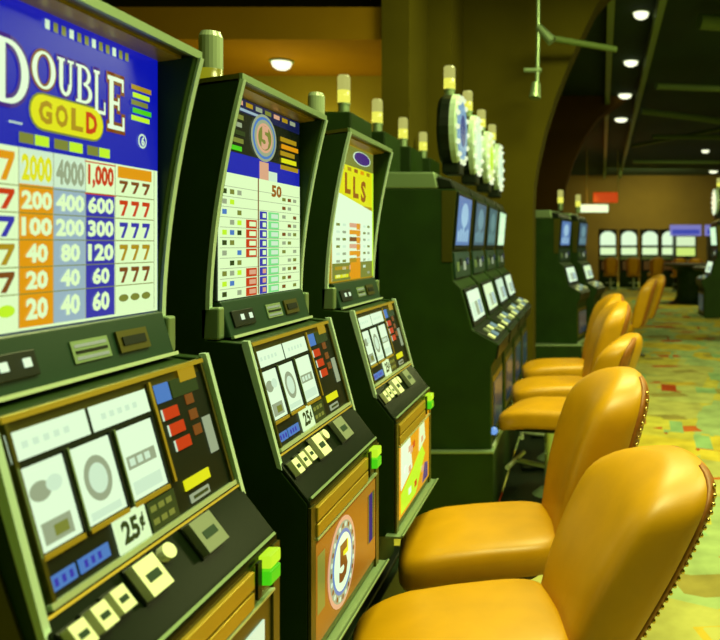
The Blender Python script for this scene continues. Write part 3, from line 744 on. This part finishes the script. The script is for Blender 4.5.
duct((1.35, 8.6, 3.98), (4.4, 9.4, 3.98), .09, 'thick duct at the top right of the dark ceiling')
duct((1.1, 11.0, 3.75), (4.6, 12.6, 3.95), .05, 'thin duct slanting across the dark ceiling below the thick one')
duct((1.1, 13.6, 3.85), (5.4, 15.0, 3.55), .06, 'duct dipping to the right across the middle of the dark ceiling')
duct((1.5, 15.8, 3.7), (5.5, 16.4, 3.75), .05, 'level duct low on the dark ceiling')
duct((1.3, 18.8, 3.9), (4.0, 14.4, 3.9), .045, 'duct crossing the others diagonally on the dark ceiling')
duct((1.5, 21.5, 3.8), (6.0, 21.7, 3.8), .05, 'farthest level duct on the dark ceiling')
duct((-.3, 7.15, 3.4), (.35, 7.35, 3.34), .03, 'short pipe running from the hanging spotlight to the arch')
# hanging bracket with two spotlights in front of the arched wall
hl = thing('hanging_spotlight', 'pale hanging bracket with two spotlights in front of the arched wall', 'light', (-.385, 7.0, H))
m = MB(); m.tube((0, 0, 0), (0, 0, -.85), .018, STEEL); m.tube((0, 0, -.85), (-.01, 0, -1.28), .018, STEEL); m.lathe([(.05, -.02), (.05, 0)], STEEL); m.build('pole', hl)
m = MB(); m.tube((-.13, 0, -1.14), (.03, 0, -1.14), .022, STEEL); m.build('cross_arm', hl)
m = MB(); m.tube((0, 0, -.74), (.13, -.02, -.88), .035, STEEL, 14, .05); m.build('spotlight_head', hl)
m = MB(); m.tube((-.02, 0, -1.26), (-.03, -.02, -1.40), .04, STEEL, 14, .055); m.build('spotlight_head', hl)
# lit sign on the far wall
sg = thing('wall_sign', 'red lit sign with white light panel hanging before the far wall', 'sign', (.4, 22, 0))
m = MB(); m.box(-.02, .7, 0, .12, 2.68, 2.98, emit((200, 60, 8), .9)); m.build('red_panel', sg, bevel=.03)
m = MB(); m.box(-.42, .42, -.05, .08, 2.4, 2.62, emit((235, 255, 200), 1.2)); m.build('white_panel', sg, bevel=.02)
m = MB(); m.tube((-.2, .05, 2.6), (-.2, .05, H), .015, PIPE); m.tube((.7, .05, 2.9), (.7, .05, H), .015, PIPE); m.build('hanger_rod', sg)

# ------------------------------------------------------------------ light
YEL = (.93, 1.0, .38); GRNL = (.62, 1.0, .22)
def area(name, loc, rot, size, e, col=YEL):
    d = bpy.data.lights.new(name, 'AREA'); d.energy = e; d.size = size; d.color = col
    o = bpy.data.objects.new(name, d); C.objects.link(o); o.location = loc; o.rotation_euler = rot
def spot(name, loc, e, ang=100, blend=.8, r=.1, col=YEL, rot=(0, 0, 0)):
    d = bpy.data.lights.new(name, 'SPOT'); d.energy = e; d.spot_size = rd(ang); d.spot_blend = blend; d.shadow_soft_size = r; d.color = col
    o = bpy.data.objects.new(name, d); C.objects.link(o); o.location = loc; o.rotation_euler = rot
area('ceiling_lamp_near', (.5, 1.6, 4.1), (0, 0, 0), 1.2, 150)
area('ceiling_lamp_row', (.6, 5.0, 4.1), (0, 0, 0), 1.2, 150)
area('ceiling_lamp_aisle', (2.6, 3.5, 4.1), (0, 0, 0), 1.5, 150)
for k, (x, y) in enumerate(((.72, 8.97), (.76, 11.35), (.82, 13.85), (.89, 16.5), (3.63, 22))): spot('downlight_lamp', (x, y, H-.05), 160, 110)
spot('soffit_lamp', (-2.67, 6.8, 3.0), 200, 150, 1, .08, (1, .9, .2))
area('hall_lamp_right', (4.5, 10, 4.1), (0, 0, 0), 2, 120)
area('hall_lamp_far', (3, 19, 4.1), (0, 0, 0), 2, 100)
area('far_wall_fill', (2.5, 27.2, 4.1), (rd(35), 0, 0), 3, 260)  # added fill light without a fitting, lifts the dark far wall
d = bpy.data.lights.new('soffit_fill', 'POINT'); d.energy = 22; d.color = (1, .85, .2); d.shadow_soft_size = .15  # added fill light, no source there, brightens the soffit and the wall below
o = bpy.data.objects.new('soffit_fill', d); C.objects.link(o); o.location = (-2.5, 6.75, 2.3)
d = bpy.data.lights.new('sign_glow', 'POINT'); d.energy = 25; d.color = (1, .22, .02); d.shadow_soft_size = .3
o = bpy.data.objects.new('sign_glow', d); C.objects.link(o); o.location = (.3, 21.6, 2.7)
w = bpy.data.worlds.new('World'); bpy.context.scene.world = w; w.use_nodes = True
w.node_tree.nodes['Background'].inputs['Color'].default_value = (.32, .56, .07, 1)
w.node_tree.nodes['Background'].inputs['Strength'].default_value = .2

# ------------------------------------------------------------------ camera
cd = bpy.data.cameras.new('camera'); cam = bpy.data.objects.new('camera', cd); C.objects.link(cam)
cam.location = (0, 0, 1.45); cam.rotation_euler = (PI/2, 0, 0)
cd.sensor_width = 36; cd.lens = 36*760/720
cd.shift_x = (360-580)/720; cd.shift_y = -(320-245)/720
cd.clip_start = .05
cd.dof.use_dof = True; cd.dof.focus_distance = 1.7; cd.dof.aperture_fstop = 4.8
bpy.context.scene.camera = cam
vs = bpy.context.scene.view_settings
vs.view_transform = 'Standard'; vs.look = 'None'; vs.exposure = 0; vs.gamma = 1; vs.use_curve_mapping = False
